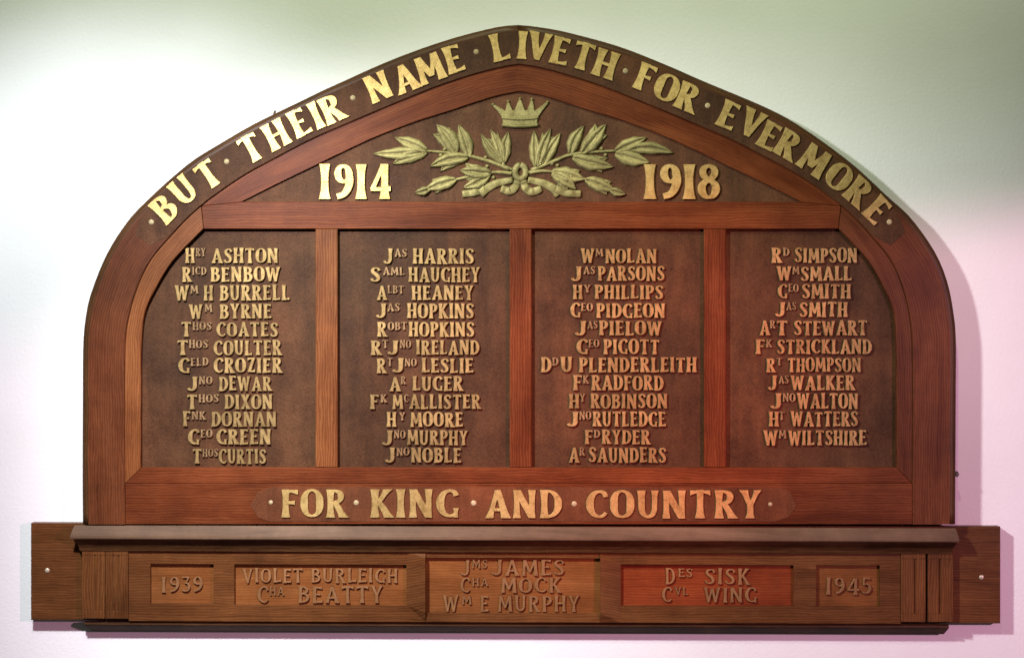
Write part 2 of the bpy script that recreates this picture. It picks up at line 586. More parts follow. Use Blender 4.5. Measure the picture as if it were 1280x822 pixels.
def add_glyph(mb, ch, fmap, p, h, bev, wt=1.0):
    """fmap(x, y) -> (X, Z) on the plane that stands p off the wall"""
    for si, s in enumerate(GL[ch][1]):
        L, Rr, closed = stroke_rails(s, wt)
        hh = h + si * 0.00018
        rows = []
        for l, r in zip(L, Rr):
            a, b_ = Vector(fmap(*l)), Vector(fmap(*r))
            d = b_ - a
            ln = d.length or 1e-6
            d = d / ln * min(bev, ln * .3)
            rows.append([mb.vert((q.x, -(p + z), q.y)) for q, z in
                         ((a, -.0005), (a, hh - bev), (a + d, hh), (b_ - d, hh), (b_, hh - bev), (b_, -.0005))])
        n = len(rows)
        for i in range(n if closed else n - 1):
            r, t = rows[i], rows[(i + 1) % n]
            for k in range(5):
                mb.face((r[k], r[k + 1], t[k + 1], t[k]))
        if not closed:
            mb.face(rows[0])
            mb.face(rows[-1][::-1])


GAP = .07


def text_width(t):
    return sum(GL[c][0] for c in t) + GAP * (len(t) - 1)


def add_text(mb, t, x0, x1, yt, yb, p, h, bev, wt=1.0, jit=1.0, skew=0.0):
    k = (x1 - x0) / text_width(t)
    x = x0
    for c in t:
        gw = GL[c][0] * k
        jy = random.uniform(-.45, .45) * jit
        ja = random.uniform(-.018, .018) * jit
        js = 1 + random.uniform(-.025, .025) * jit

        def fm(gx, gy, x=x, jy=jy, ja=ja, js=js):
            px = x + gx * k + ja * (gy - .5) * (yb - yt)
            py = yb - gy * (yb - yt) * js + jy + skew * (px - x0)
            q = P(px, py, p)
            return (q[0], q[2])
        add_glyph(mb, c, fm, p, h, bev, wt)
        x += gw + GAP * k


# ------------------------------------------------------------------ the wall
mb = MB()
a = [mb.vert(c) for c in ((-3.2, 0, -0.2), (3.2, 0, -0.2), (3.2, 0, 4.0), (-3.2, 0, 4.0))]
c2 = [mb.vert(c) for c in ((-3.2, .12, -0.2), (3.2, .12, -0.2), (3.2, .12, 4.0), (-3.2, .12, 4.0))]
mb.face(a)
mb.face(c2[::-1])
for i in range(4):
    j = (i + 1) % 4
    mb.face((a[i], c2[i], c2[j], a[j]))
wall = mb.build('wall', WALL)
wall['kind'] = 'structure'
wall['label'] = 'pale painted plaster wall behind the boards, washed with coloured light'
wall['category'] = 'wall'

# ------------------------------------------------------------------ the arched roll of honour
bx, _, bz = P(648, 655, FRONT)
board = thing('memorial_board', (bx, -0.0, bz),
              'large arched oak roll of honour with gilt names and a laurel carving', 'memorial board')

OUT_L = [(102.5, 655), (102, 600), (102.3, 500), (102.8, 431), (106, 396), (113, 365), (133, 316), (160, 274.4), (186.3, 247), (214, 221.6), (241.8, 199),
         (272.4, 180.2), (309.2, 158.6), (341.3, 142.3), (373.4, 127), (400, 114), (430, 100.5), (476, 79.8), (522, 61.8), (568.7, 46.4), (614.9, 34.6), (636, 31.2), (647, 30.6)]
OUT_R = [(647, 30.6), (661, 31.6), (690, 35.8), (718, 42), (775.5, 58), (833, 80.5), (880, 101), (961, 135.2), (1007, 161.2), (1065, 203.5), (1111, 245.6),
         (1140, 272.5), (1170, 315), (1186, 354), (1194, 396.8), (1196.2, 428), (1196, 500), (1195.7, 572), (1195.2, 655)]
GRV_L = [(156, 655), (156, 604), (155.5, 500), (155.8, 446), (158, 409.5), (168.5, 366), (187, 326), (217, 290), (251, 257), (300, 222),
         (341.8, 198.6), (388, 174.5), (430, 156), (488, 131.5), (545.6, 108.2), (592, 93), (626.4, 84), (645, 81)]
INN_L = [(176, 584), (176, 480), (176.5, 430), (181, 390), (195, 359), (214, 328), (236, 304), (254, 286)]
TYM_L = [(302, 252), (342, 232), (388, 209.8), (434, 187.5), (476, 168.5), (522.4, 151.2), (568.7, 136.5), (614.9, 121.5), (645, 115)]

NH = 70
outL = resample(catmull(OUT_L), NH)
outR = resample(catmull(OUT_R), NH)
grvL_full = catmull(GRV_L)
grvL = resample(grvL_full, NH)
grvR = mirror(grvL)[::-1]
outer = outL + outR[1:]
inner = grvL + [(648.5, 80.6)] + grvR
outer = resample(outL, NH) + [(647.6, 30.7)] + resample(outR, NH)
n = len(outer)

# outer band with a rounded outer arris
mb = MB()
o3 = [Vector(P(x, y, FRONT)) for x, y in outer]
i3 = [Vector(P(x, y, FRONT)) for x, y in inner]
s = 0
rows = []
RND = 0.012
for i in range(n):
    if i:
        s += ((o3[i] + i3[i] - o3[i - 1] - i3[i - 1]) * .5).length
    d = (i3[i] - o3[i]).normalized()
    wd = (i3[i] - o3[i]).length
    t = o3[min(n - 1, i + 1)] - o3[max(0, i - 1)]
    nrm = Vector((t.z, 0, -t.x)).normalized()
    prof = [(o3[i], 0.001, -.06)]
    prof += [(o3[i] + nrm * (RND * (1 - math.cos(a_))), FRONT - RND * .62 + RND * .62 * math.sin(a_), RND * (1 - math.cos(a_)) - .002)
             for a_ in (0, .39, .78, 1.18, 1.57)]
    prof += [(i3[i] - d * .001, FRONT, wd), (i3[i], FRONT - .001, wd + .001), (i3[i], 0.001, wd + .06)]
    rows.append([mb.vert((q.x, -pp, q.z), (s, v)) for q, pp, v in prof])
m = len(rows[0])
for i in range(n - 1):
    for k in range(m - 1):
        mb.face((rows[i][k], rows[i][k + 1], rows[i + 1][k + 1], rows[i + 1][k]), 1 <= k <= 4)
    mb.face((rows[i][m - 1], rows[i][0], rows[i + 1][0], rows[i + 1][m - 1]))
mb.face(rows[0])
mb.face(rows[-1][::-1])
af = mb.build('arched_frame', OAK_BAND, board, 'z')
af.data.materials.append(OAK_SHADED)  # rounded rim painted darker to stand in for its shade
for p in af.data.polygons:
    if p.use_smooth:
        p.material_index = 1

# bottom rail that carries the lower motto
grx = grvR[-1][0]
mb = MB()
mb.box(156.4, 604.3, grx - .4, 655, 0.001, FRONT - .0003)
mb.build('bottom_rail', OAK, board)

# inner moulding: curved stiles, arch, transom, sill and mullions
PI_ = 0.0462
i_bot, i_joint = [], []
gl = [q for q in grvL_full if q[1] <= 604.0]
low = [q for q in gl if q[1] >= 257] + [(251, 257)]
up = [(251, 257)] + [q for q in gl if q[1] < 257]
innL = resample(catmull(INN_L), 40)
lowL = resample([(156, 604)] + low, 40)
mb = MB()
mb.strip(lowL, [(176, 604 if False else 584)] + innL[1:], 0.015, PI_)
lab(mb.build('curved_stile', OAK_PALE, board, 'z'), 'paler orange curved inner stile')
mb = MB()
mb.strip(mirror(lowL), mirror(innL), 0.015, PI_)
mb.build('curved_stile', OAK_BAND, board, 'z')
upL = resample(up, 50)
tymL = resample(catmull(TYM_L), 50)
mb = MB()
mb.strip(upL + [(648.5, 80.8)] + mirror(upL)[::-1], tymL + [(648.5, 114.6)] + mirror(tymL)[::-1], 0.015, PI_)
mb.build('inner_arch', OAK, board)
MX = lambda pts: mirror(pts)[::-1]
tr = [(251.6, 257.3), (302, 252.3)]
rail = tr + [(648, 252.3)] + MX(tr)
rail += [(mirror([(254.4, 286)])[0][0], 286), (254.4, 286)]
mb = MB()
mb.prism(rail, 0.015, PI_ - .0004)
mb.build('transom', OAK, board)
mb = MB()
mb.prism([(156.3, 604), (176.3, 584), (1121, 584), (1140.7, 604)], 0.015, PI_ - .0004)
mb.build('sill', OAK, board)
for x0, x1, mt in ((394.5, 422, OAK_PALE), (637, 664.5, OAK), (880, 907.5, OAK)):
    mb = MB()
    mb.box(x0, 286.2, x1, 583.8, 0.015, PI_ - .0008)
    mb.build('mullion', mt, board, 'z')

# tympanum panel and the four name panels
PT, PN = 0.0412, 0.0345
mb = MB()
mb.prism([(280, 262), (340, 222), (430, 180), (520, 143), (600, 116), (648, 104), (700, 116), (780, 143), (870, 180), (960, 222), (1022, 262)], 0.02, PT, .0005)
tym = mb.build('tympanum_panel', GROUND_DARK, board, origin=P(648, 252, PT))
panels = []
for x0, x1 in ((150, 408), (410, 650), (652, 893), (895, 1148)):
    mb = MB()
    if x0 == 150:
        mb.prism([(162, 592), (162, 430), (182, 360), (220, 310), (248, 280), (x1, 280), (x1, 592)], 0.012, PN, .0005)
    elif x1 == 1148:
        mb.prism([(x0, 280), (1060, 280), (1087, 310), (1122, 360), (1134, 430), (1134, 592), (x0, 592)], 0.012, PN, .0005)
    else:
        mb.box(x0, 280, x1, 592, 0.012, PN, .0005)
    panels.append(mb.build('name_panel', GROUND, board, origin=P((x0 + x1) / 2, 584, PN)))

COLS = [
    [(310.5, 329, [('H', 232, 244), ('ry', 245, 257.5), ('ASHTON', 264.6, 348)]),
     (333.7, 352, [('R', 228, 240), ('icd', 240.5, 258.5), ('BENBOW', 263.5, 350.6)]),
     (356.5, 375.4, [('W', 219, 237), ('m', 238, 248.5), ('H', 255, 267), ('BURRELL', 275, 362.5)]),
     (380, 398, [('W', 237, 254), ('m', 256, 266), ('BYRNE', 275, 340)]),
     (402.5, 420.6, [('T', 227, 240), ('hos', 241, 265), ('COATES', 271, 348)]),
     (425, 443.6, [('T', 222, 236), ('hos', 236.5, 260.6), ('COULTER', 267.5, 352.5)]),
     (447, 465.4, [('G', 223.5, 238), ('eld', 238.5, 261), ('CROZIER', 267.5, 353)]),
     (470, 488, [('J', 235, 247.5), ('no', 249, 266), ('DEWAR', 274, 340)]),
     (492.5, 510.6, [('T', 234, 247.5), ('hos', 248.5, 274), ('DIXON', 281, 341)]),
     (514, 532.5, [('F', 229, 239), ('nk', 240, 257.5), ('DORNAN', 264.6, 346)]),
     (536.3, 555, [('G', 235.6, 250), ('eo', 251, 266), ('GREEN', 271, 339)]),
     (560.6, 578.8, [('T', 241, 253), ('hos', 253.5, 273), ('CURTIS', 274, 333)])],
    [(311, 330, [('J', 480, 491), ('as', 493, 509), ('HARRIS', 516, 592.5)]),
     (334, 352.5, [('S', 463, 476), ('aml', 478.5, 506), ('HAUGHEY', 510.6, 600)]),
     (357, 375, [('A', 471, 484), ('lbt', 484.5, 505), ('HEANEY', 514.6, 592)]),
     (379, 397.5, [('J', 470.6, 483), ('as', 484, 500), ('HOPKINS', 509, 592.5)]),
     (402.5, 420.6, [('R', 471.5, 484), ('obt', 485, 509), ('HOPKINS', 511, 593)]),
     (425, 443, [('R', 463.5, 477), ('t', 478, 485.6), ('J', 485, 498), ('no', 500, 514), ('IRELAND', 520, 599)]),
     (447.5, 465.6, [('R', 471, 483), ('t', 484, 491), ('J', 491, 505), ('no', 506, 521), ('LESLIE', 527, 592)]),
     (470, 488, [('A', 487, 501), ('r', 501, 507.5), ('LUGER', 515.6, 579)]),
     (492.5, 510.6, [('F', 462.5, 474), ('k', 475.6, 484), ('M', 490.6, 504), ('c', 505, 511), ('ALLISTER', 511.5, 601)]),
     (515, 533, [('H', 483.5, 495.6), ('y', 499, 507), ('MOORE', 513, 579)]),
     (537.5, 555.6, [('J', 478, 491), ('no', 492.5, 507), ('MURPHY', 509, 585)]),
     (559, 577.5, [('J', 482, 494), ('no', 496, 512), ('NOBLE', 514, 577)])],
    [(311, 329, [('W', 726, 743), ('m', 744, 754), ('NOLAN', 756.6, 820.6)]),
     (333, 351, [('J', 714, 727), ('as', 729, 744), ('PARSONS', 747, 830.6)]),
     (356, 373.6, [('H', 716, 728), ('y', 729, 739), ('PHILLIPS', 743, 829)]),
     (379, 397, [('G', 713, 725.6), ('eo', 726, 741), ('PIDGEON', 745, 831)]),
     (401, 419, [('J', 719, 732.5), ('as', 734, 747), ('PIELOW', 748.5, 827)]),
     (424, 442.5, [('G', 720.6, 735), ('eo', 735.5, 749), ('PIGOTT', 754, 824)]),
     (446.4, 465, [('D', 676, 689), ('d', 690, 698), ('U', 700.6, 715.6), ('PLENDERLEITH', 723.5, 870.6)]),
     (469, 487.5, [('F', 716, 727.5), ('k', 728.5, 736), ('RADFORD', 739, 829)]),
     (492, 510, [('H', 711, 724), ('y', 724, 732), ('ROBINSON', 738, 834)]),
     (514, 532.6, [('J', 709, 723), ('no', 724, 739), ('RUTLEDGE', 740.6, 832)]),
     (537, 554.5, [('F', 730.6, 741), ('d', 742, 750), ('RYDER', 752, 812.5)]),
     (559, 577.5, [('A', 711, 724), ('r', 724, 731), ('SAUNDERS', 735.6, 832.5)])],
    [(310, 328.4, [('R', 964, 977), ('d', 978.5, 986.5), ('SIMPSON', 993, 1071)]),
     (333, 351, [('W', 970.6, 989), ('m', 990, 999), ('SMALL', 1000.6, 1064)]),
     (355, 373.2, [('G', 972, 984), ('eo', 985, 998), ('SMITH', 1002, 1063)]),
     (377.6, 396, [('J', 969, 981), ('as', 982.5, 995), ('SMITH', 999, 1059)]),
     (400.6, 419, [('A', 949, 962), ('r', 962, 969), ('T', 970, 984), ('STEWART', 992, 1083.5)]),
     (424, 442, [('F', 944, 956), ('k', 957, 965), ('STRICKLAND', 971, 1089)]),
     (447, 464.6, [('R', 957.5, 969), ('t', 970, 977.5), ('THOMPSON', 984, 1075.6)]),
     (469, 487.4, [('J', 960, 970.6), ('as', 973, 985.6), ('WALKER', 988, 1068)]),
     (491.3, 510.6, [('J', 963, 976.5), ('no', 978, 994), ('WALTON', 996, 1072)]),
     (514, 532.5, [('H', 960.6, 973), ('t', 973, 980.6), ('WATTERS', 988, 1072)]),
     (537.5, 556, [('W', 954, 972), ('m', 973, 982.5), ('WILTSHIRE', 985, 1082.5)])],
]


def name_line(parent, yt, yb, toks, p, h, bev, material, wt=1.0, sup=.54, skew=0.0):
    mb = MB()
    small = []
    for t, x0, x1 in toks:
        n0 = len(mb.f)
        if t.islower():
            add_text(mb, t.upper(), x0, x1, yt, yt + (yb - yt) * sup, p, h * .8, bev, wt * .92, .6)
        else:
            add_text(mb, t, x0, x1, yt, yb, p, h, bev, wt)
        if t.islower():
            small += range(n0, len(mb.f))
    o = mb.build('name_line', material, parent, origin=P((toks[0][1] + toks[-1][2]) / 2, yb, p))
    if material is GILT_NAME:
        o.data.materials.append(GILT_RUBBED)
        for k in small:
            o.data.polygons[k].material_index = 1
    return o


for pn, lines in zip(panels, COLS):
    for yt, yb, toks in lines:
        name_line(pn, yt, yb, toks, PN, .0055, .0008, GILT_NAME, wt=1.1)

# dates in the tympanum
for t, x0, x1 in (('1914', 399, 489.3), ('1918', 804.4, 899.3)):
    mb = MB()
    add_text(mb, t, x0, x1, 205.6, 249, PT, .0055, .0009, 1.12, .3)
    mb.build('year_numerals', GILT, tym, origin=P((x0 + x1) / 2, 249, PT))

# matted ground behind the two mottoes
pg = FRONT + .0004
mb = MB()
T_ = [(o_[0] + (i_[0] - o_[0]) * .16, o_[1] + (i_[1] - o_[1]) * .16) for o_, i_ in zip(outer, inner)]
B_ = [(o_[0] + (i_[0] - o_[0]) * .985, o_[1] + (i_[1] - o_[1]) * .985) for o_, i_ in zip(outer, inner)]
ia = min(range(NH), key=lambda i: abs(T_[i][1] - 284))
ib = min(range(NH, n), key=lambda i: abs(T_[i][1] - 284))
tt, bb = T_[ia:ib + 1], B_[ia:ib + 1]
for e, k in ((0, .22), (1, .1), (-1, .22), (-2, .1)):
    a_, c_ = tt[e], bb[e]
    tt[e] = (a_[0] + (c_[0] - a_[0]) * k, a_[1] + (c_[1] - a_[1]) * k)
    bb[e] = (c_[0] + (a_[0] - c_[0]) * k, c_[1] + (a_[1] - c_[1]) * k)
mb.strip(tt, bb, FRONT - .002, pg, .0003)
mb.build('motto_ground', GROUND_DARK, board)
mb = MB()
mb.prism([(313, 631), (323, 614), (338, 608.5), (975, 608.5), (988, 614), (996, 632), (986, 646), (968, 651.5), (336, 651.5), (322, 646)], FRONT - .002, pg, .0003)
mb.build('motto_ground', GROUND_RED, board)

# the arched motto, letter by letter along the band
ARC = [('BUT', [(205.6, 261.2), (229.5, 237.9), (260.4, 218.3)]),
       ('THEIR', [(313.9, 185.6), (345.4, 168.6), (374.2, 153.8), (395.2, 144.6), (414.8, 136.6)]),
       ('NAME', [(472.8, 109), (506.3, 98.4), (537.0, 86.2), (567, 74.3)]),
       ('LIVETH', [(624.6, 59.3), (653, 56.8), (673.8, 58.2), (700.4, 64), (729.0, 70.4), (757, 80.5)]),
       ('FOR', [(806.4, 97.2), (833.8, 110.1), (859.6, 121.9)]),
       ('EVERMORE', [(910.6, 144.2), (940.0, 154.6), (961.6, 170.2), (985.0, 181.2), (1017.6, 200.8), (1049.0, 221.2), (1073, 240), (1096.4, 262.6)])]
DOTS = [(189.2, 277.5), (283.3, 202), (441, 122.4), (595.2, 65), (781.8, 88.9), (884.6, 132.1), (1111.8, 277.5)]
mid = [((o_[0] + i_[0]) / 2, (o_[1] + i_[1]) / 2) for o_, i_ in zip(outer, inner)]


def tangent(x, y):
    k = min(range(n), key=lambda i: (mid[i][0] - x) ** 2 + (mid[i][1] - y) ** 2)
    a_, c_ = mid[max(0, k - 4)], mid[min(n - 1, k + 4)]
    l = math.hypot(c_[0] - a_[0], c_[1] - a_[1])
    return (c_[0] - a_[0]) / l, (c_[1] - a_[1]) / l


LH = 34.5
for word, pos in ARC:
    mb = MB()
    for c, (cx, cy) in zip(word, pos):
        tx, ty = tangent(cx, cy)
        gw = GL[c][0]
        sx = LH * 1.27

        def fm(gx, gy, cx=cx, cy=cy, tx=tx, ty=ty, gw=gw):
            u, v = (gx - gw / 2) * sx, (gy - .5) * LH
            px, py = cx + u * tx + v * ty, cy + u * ty - v * tx
            q = P(px, py, pg)
            return (q[0], q[2])
        add_glyph(mb, c, fm, pg, .0032, .0007, 1.06)
    k = len(pos) // 2
    mb.build('motto_word', GILT, board, origin=P(*pos[k], pg))


def stud(x, y, p, r, parent):
    mb = MB()
    mb.dome(x, y, p, r * .80, .0014)
    return mb.build('stud', PEARL, parent, origin=P(x, y, p))


for x, y in DOTS:
    stud(x, y, pg, 4.3, board)
for t, x0, x1, dy in (('FOR', 351, 434, 0), ('KING', 462, 574, .2), ('AND', 606, 702, .8), ('COUNTRY', 732, 951.6, 1.2)):
    mb = MB()
    add_text(mb, t, x0, x1, 611 + dy, 646 + dy, pg, .0030, .0007, .96, .4)
    mb.build('motto_word', GILT, board, origin=P((x0 + x1) / 2, 646, pg))
for x, y, r in ((338.6, 627.5, 3.4), (445.4, 628, 4.2), (592.2, 628.4, 4.4), (717.8, 629.4, 4.3), (963, 630, 3.4)):
    stud(x, y, pg, r, board)

# ------------------------------------------------------------------ crown and laurel in the tympanum


def leaf(tip, base, wpx, parent, h=.0056, bend=None):
    mb = MB()
    tx, tz = P(*tip, PT)[0], P(*tip, PT)[2]
    bx_, bz_ = P(*base, PT)[0], P(*base, PT)[2]
    d = Vector((tx - bx_, tz - bz_))
    ln = d.length
    d /= ln
    nn = Vector((-d.y, d.x))
    bend = (random.uniform(-.07, .07) if bend is None else bend) * ln
    nl, nc = 20, 12
    ph = random.uniform(0, 6)
    lift = random.uniform(.8, 1.15)
    rows = []
    for i in range(nl + 1):
        t = i / nl
        hw = wpx * PX * .5 * (math.sin(math.pi * min(1, .07 + .93 * t) ** 0.9) ** .85)
        hw *= 1 + .05 * math.sin(t * 19 + ph)
        hw = max(hw, .0005)
        row = []
        for j in range(nc + 1):
            u = -1 + 2 * j / nc
            au = abs(u)
            c_ = Vector((bx_, bz_)) + d * (ln * t) + nn * (hw * u + bend * math.sin(math.pi * t))
            env = h * lift * (.45 + .55 * math.sin(math.pi * (0.12 + .8 * t)))
            z = env * (.58 + .42 * math.sin(math.pi * min(1, au * 1.1)))     # two swelling halves
            z -= .34 * env * math.exp(-(u / .12) ** 2) * (1 - t * .5)        # cut midrib
            z -= .13 * env * max(0, math.sin((t * 9 - au * 2.2) * 2 * math.pi / 1.6)) * (.2 + au) * (1 - au)
            if j in (0, nc):
                z = -.0005
            row.append(mb.vert((c_.x, -(PT + z), c_.y)))
        rows.append(row)
    for i in range(nl):
        for j in range(nc):
            mb.face((rows[i][j], rows[i][j + 1], rows[i + 1][j + 1], rows[i + 1][j]), 0 < j < nc - 1)
    mb.face(rows[0])
    mb.face(rows[-1][::-1])
    return mb.build('leaf', GILT_LEAF, parent, origin=P(*base, PT))


def leaf_cluster(tip, base, wpx, parent):
    """a full leaf with two narrower ones fanned half under it"""
    ax, ay = tip[0] - base[0], tip[1] - base[1]
    ln = math.hypot(ax, ay)
    nx, ny = -ay / ln, ax / ln
    for sgn in (-1, 1):
        k = random.uniform(.70, .86)
        tp = (base[0] + ax * k + nx * sgn * wpx * .46, base[1] + ay * k + ny * sgn * wpx * .46)
        bs = (base[0] + ax * .08, base[1] + ay * .08)
        leaf(tp, bs, wpx * .80, parent, .0052, sgn * .10)
    leaf(tip, base, wpx * .98, parent, .0084)


def tube(mb, pts, rad, hgt, flat=1.0, p=PT):
    """half-round carved stem or ribbon; pts in photo pixels, rad in pixels (may vary)"""
    cur = resample(catmull(pts, 6), 20)
    rows = []
    for i, (x, y) in enumerate(cur):
        a_, c_ = cur[max(0, i - 1)], cur[min(len(cur) - 1, i + 1)]
        l = math.hypot(c_[0] - a_[0], c_[1] - a_[1])
        nx, ny = -(c_[1] - a_[1]) / l, (c_[0] - a_[0]) / l
        t = i / (len(cur) - 1)
        rr = rad(t) if callable(rad) else rad
        hh = hgt(t) if callable(hgt) else hgt
        row = []
        for k in range(9):
            an = math.pi * k / 8
            q = P(x + nx * rr * math.cos(an), y + ny * rr * math.cos(an), p)
            row.append(mb.vert((q[0], -(p + hh * math.sin(an) ** flat - .0003), q[2])))
        rows.append(row)
    for i in range(len(rows) - 1):
        for k in range(8):
            mb.face((rows[i][k], rows[i][k + 1], rows[i + 1][k + 1], rows[i + 1][k]), True)
    mb.face(rows[0])
    mb.face(rows[-1][::-1])


LEAVES = [((466.3, 192.5), (531.5, 190), 14, 0), ((493.5, 172), (534, 188.6), 14, 0), ((491, 205.5), (533.5, 190), 16, 0),
          ((546, 156), (570.5, 192), 23, 1), ((573, 156), (587, 196), 15, 0), ((537.4, 208.5), (585, 197), 19, 1),
          ((601, 167.5), (628, 204), 12, 0), ((613.3, 162.5), (629, 204), 16, 1), ((635.5, 165), (630, 203), 14, 0),
          ((574.3, 213), (614, 217), 20, 1), ((579, 235), (612, 219), 17, 1), ((531, 237), (570, 224.6), 19, 1), ((518, 241.5), (538, 236), 10, 0),
          ((667.5, 163.5), (670, 209), 13, 0), ((688.4, 160.5), (671, 209), 17, 1), ((700.5, 166.5), (679, 207), 13, 0),
          ((729.5, 157.5), (712.7, 193), 14, 0), ((757, 155.5), (727.4, 192), 22, 1), ((767, 209), (715.7, 197), 21, 1),
          ((808, 172), (769, 189), 14, 0), ((842, 191.5), (785, 187), 14, 0), ((812, 203), (769, 192), 17, 0),
          ((731.5, 224.6), (690, 215), 21, 1), ((720, 237), (690, 217), 18, 1), ((769, 238.5), (732, 224.6), 19, 1), ((782, 243), (762, 237), 10, 0)]
lx, _, lz = P(650, 217, PT)
mb = MB()
for st in ([(637, 212), (615, 203), (588, 195.4), (564.6, 191.5), (533, 188.8)], [(640, 217), (622, 215.5), (606, 217)], [(612, 217.5), (592, 220), (568, 225)],
           [(664, 213), (694, 201), (711.8, 194), (739, 190.5), (772, 188.6)], [(662, 216), (678, 214), (693, 215)], [(690, 215.5), (712, 219), (734, 225)],
           [(629, 203), (630, 208), (640, 212)], [(670, 209), (668, 213), (660, 216)]):
    tube(mb, st, lambda t: 2.9 - 1.1 * t, lambda t: .0055 - .001 * t)
for x, y in ((556, 187), (551, 194), (607, 197), (609, 208), (752, 186), (757, 194), (690, 205), (697, 207), (617, 222), (702, 218)):
    mb.dome(x, y, PT, 2.6, .005)
spray = mb.build('laurel_spray', GILT_LEAF, board, origin=(lx, -PT, lz))
lab(spray, 'gilt carved laurel sprays tied at the middle')
for tip, base, wpx, lob in LEAVES:
    if lob:
        leaf_cluster(tip, base, wpx, spray)
    else:
        leaf(tip, base, wpx * 1.25, spray, .0074)
# ribbon: knot ring, two loops, two tails
mb = MB()
ring = [(650.4 + 6.6 * math.sin(a_), 215.3 - 8.8 * math.cos(a_)) for a_ in [2 * math.pi * k / 10 for k in range(11)]]
tube(mb, ring, 4.2, .0075, .6)
rip = lambda f, q: (lambda t: .0046 + .0011 * math.sin(t * f + q))
tube(mb, [(647, 226), (644, 234), (637, 239), (626, 236)], lambda t: 4.4 + 1.0 * math.sin(t * 3), rip(22, 0), .45)
tube(mb, [(654, 226), (657, 235), (665, 240), (677, 236)], lambda t: 4.4 + 1.0 * math.sin(t * 3), rip(22, 1), .45)
tube(mb, [(641, 225), (622, 229), (608, 236), (600, 243)], lambda t: 4.0 + 2.2 * t, rip(16, 0), .45)
tube(mb, [(606, 236), (594, 240.5), (578, 243)], lambda t: 5.4 - .9 * t, rip(13, 2), .45)
tube(mb, [(660, 225), (678, 229), (692, 236), (699, 244)], lambda t: 4.0 + 2.2 * t, rip(16, 2), .45)
tube(mb, [(694, 236), (708, 241.5), (726, 242.5)], lambda t: 5.4 - .9 * t, rip(13, 0), .45)
mb.build('ribbon', GILT_LEAF, spray, origin=(lx, -PT, lz))

mb = MB()
cr_poly = [(629, 158), (627.5, 147), (622, 139), (615, 132), (617.5, 130.5), (628, 136), (631.5, 138.5), (634.2, 127), (636.2, 127), (640.5, 137.5), (643, 138),
           (649, 123.5), (651, 123.5), (656.5, 138), (659, 137.5), (663.8, 125), (666, 125), (668.5, 138.5), (672, 136), (683, 127.5), (685.5, 129.5),
           (678, 139), (672.5, 147), (671, 158), (650, 160)]
mb.prism(cr_poly, PT - .001, PT + .0045, .0012)
tube(mb, [(627.5, 156.6), (640, 158), (650, 158.4), (660, 158), (672.5, 156.6)], 2.6, .0085)
tube(mb, [(627, 147.6), (640, 149.2), (650, 149.6), (660, 149.2), (673, 147.6)], 2.2, .0075)
for x, y in ((616, 131), (635.2, 127), (650, 123.6), (664.8, 124.6), (684.4, 128)):
    mb.dome(x, y, PT, 2.1, .0064)
lab(mb.build('crown', GILT_LEAF, board, origin=P(650, 160, PT)), 'small gilt five-pointed crown above the laurel')

# small iron stub on the right edge and a hook on the top left of the arch
mb = MB()
mb.prism([(1194, 590), (1197.5, 589), (1199.3, 592.5), (1197.5, 596), (1194, 595)], .03, .042, .001)
mb.build('stub', IRON, board)
mb = MB()
mb.prism([(341, 144), (342, 139.5), (343.6, 137.6), (344.8, 138.6), (344.2, 140.5), (345.5, 142.5)], .02, .026, .001)
mb.build('hook', OAK_DUSTY, board)

# ------------------------------------------------------------------ the later board below
K = .0036                      # it hangs very slightly askew


def sk(x, y):
    return (x, y + K * (x - 645))


px_, _, pz_ = P(645, 777, .024)
plinth = thing('memorial_plinth_board', (px_, 0, pz_),
               'low oak board of five small name tablets fixed under the arched roll', 'memorial plinth')


def sbox(mb, x0, y0, x1, y1, p0, p1, bev=.0012):
    mb.prism([sk(x0, y0), sk(x1, y0), sk(x1, y1), sk(x0, y1)], p0, p1, bev)


mb = MB()
sbox(mb, 38.6, 655.6, 1250.5, 776.5, .0015, .024)
mb.build('backing_plank', OAK_PLINTH, plinth)
for x, y in ((59, 712.5), (1227, 721)):
    mb = MB()
    mb.dome(x, y, .024, 3.2, .002)
    mb.build('screw', SCREW, plinth, origin=P(x, y, .024))


def moulding(prof, x0, x1, ret0, ret1):
    """extruded profile [(p, y)] with mitred returns"""
    mb = MB()
    A, B = [], []
    for p, y in prof:
        A.append(mb.vert(P(*sk(x0 - ret0 * p, y), p), None))
        B.append(mb.vert(P(*sk(x1 + ret1 * p, y), p), None))
    for i in range(len(prof) - 1):
        mb.face((A[i], B[i], B[i + 1], A[i + 1]))
    mb.face((A[-1], B[-1], B[0], A[0]))
    mb.face(A[::-1])
    mb.face(B)
    return mb


FR = .0325
ledge = [(.0245, 657.8), (.046, 657.8), (.0475, 658.5), (.050, 662), (.0535, 668), (.055, 671), (.0555, 674), (.0545, 675.2), (.0245, 675.4)]
moulding(ledge, 124.7, 1168, 667, 560).build('ledge_moulding', OAK_DUSTY, plinth)
cove = [(.0245, 675.6), (.0505, 675.6), (.047, 679), (.042, 682), (.0385, 686.5), (.0375, 690), (.0245, 690)]
moulding(cove, 124.7, 1168, 667, 560).build('cove_moulding', OAK_SHADED, plinth)  # dark colour paints in the shadow band under the ledge
skirt = [(.0015, 777.4), (.0255, 777.4), (.0275, 779.6), (.028, 782), (.0255, 783.6), (.020, 786.5), (.015, 789), (.0135, 790), (.0015, 790)]
moulding(skirt, 123, 1174, 640, 440).build('skirting_moulding', OAK_SHADED, plinth)  # dark colour paints in the shade along the underside

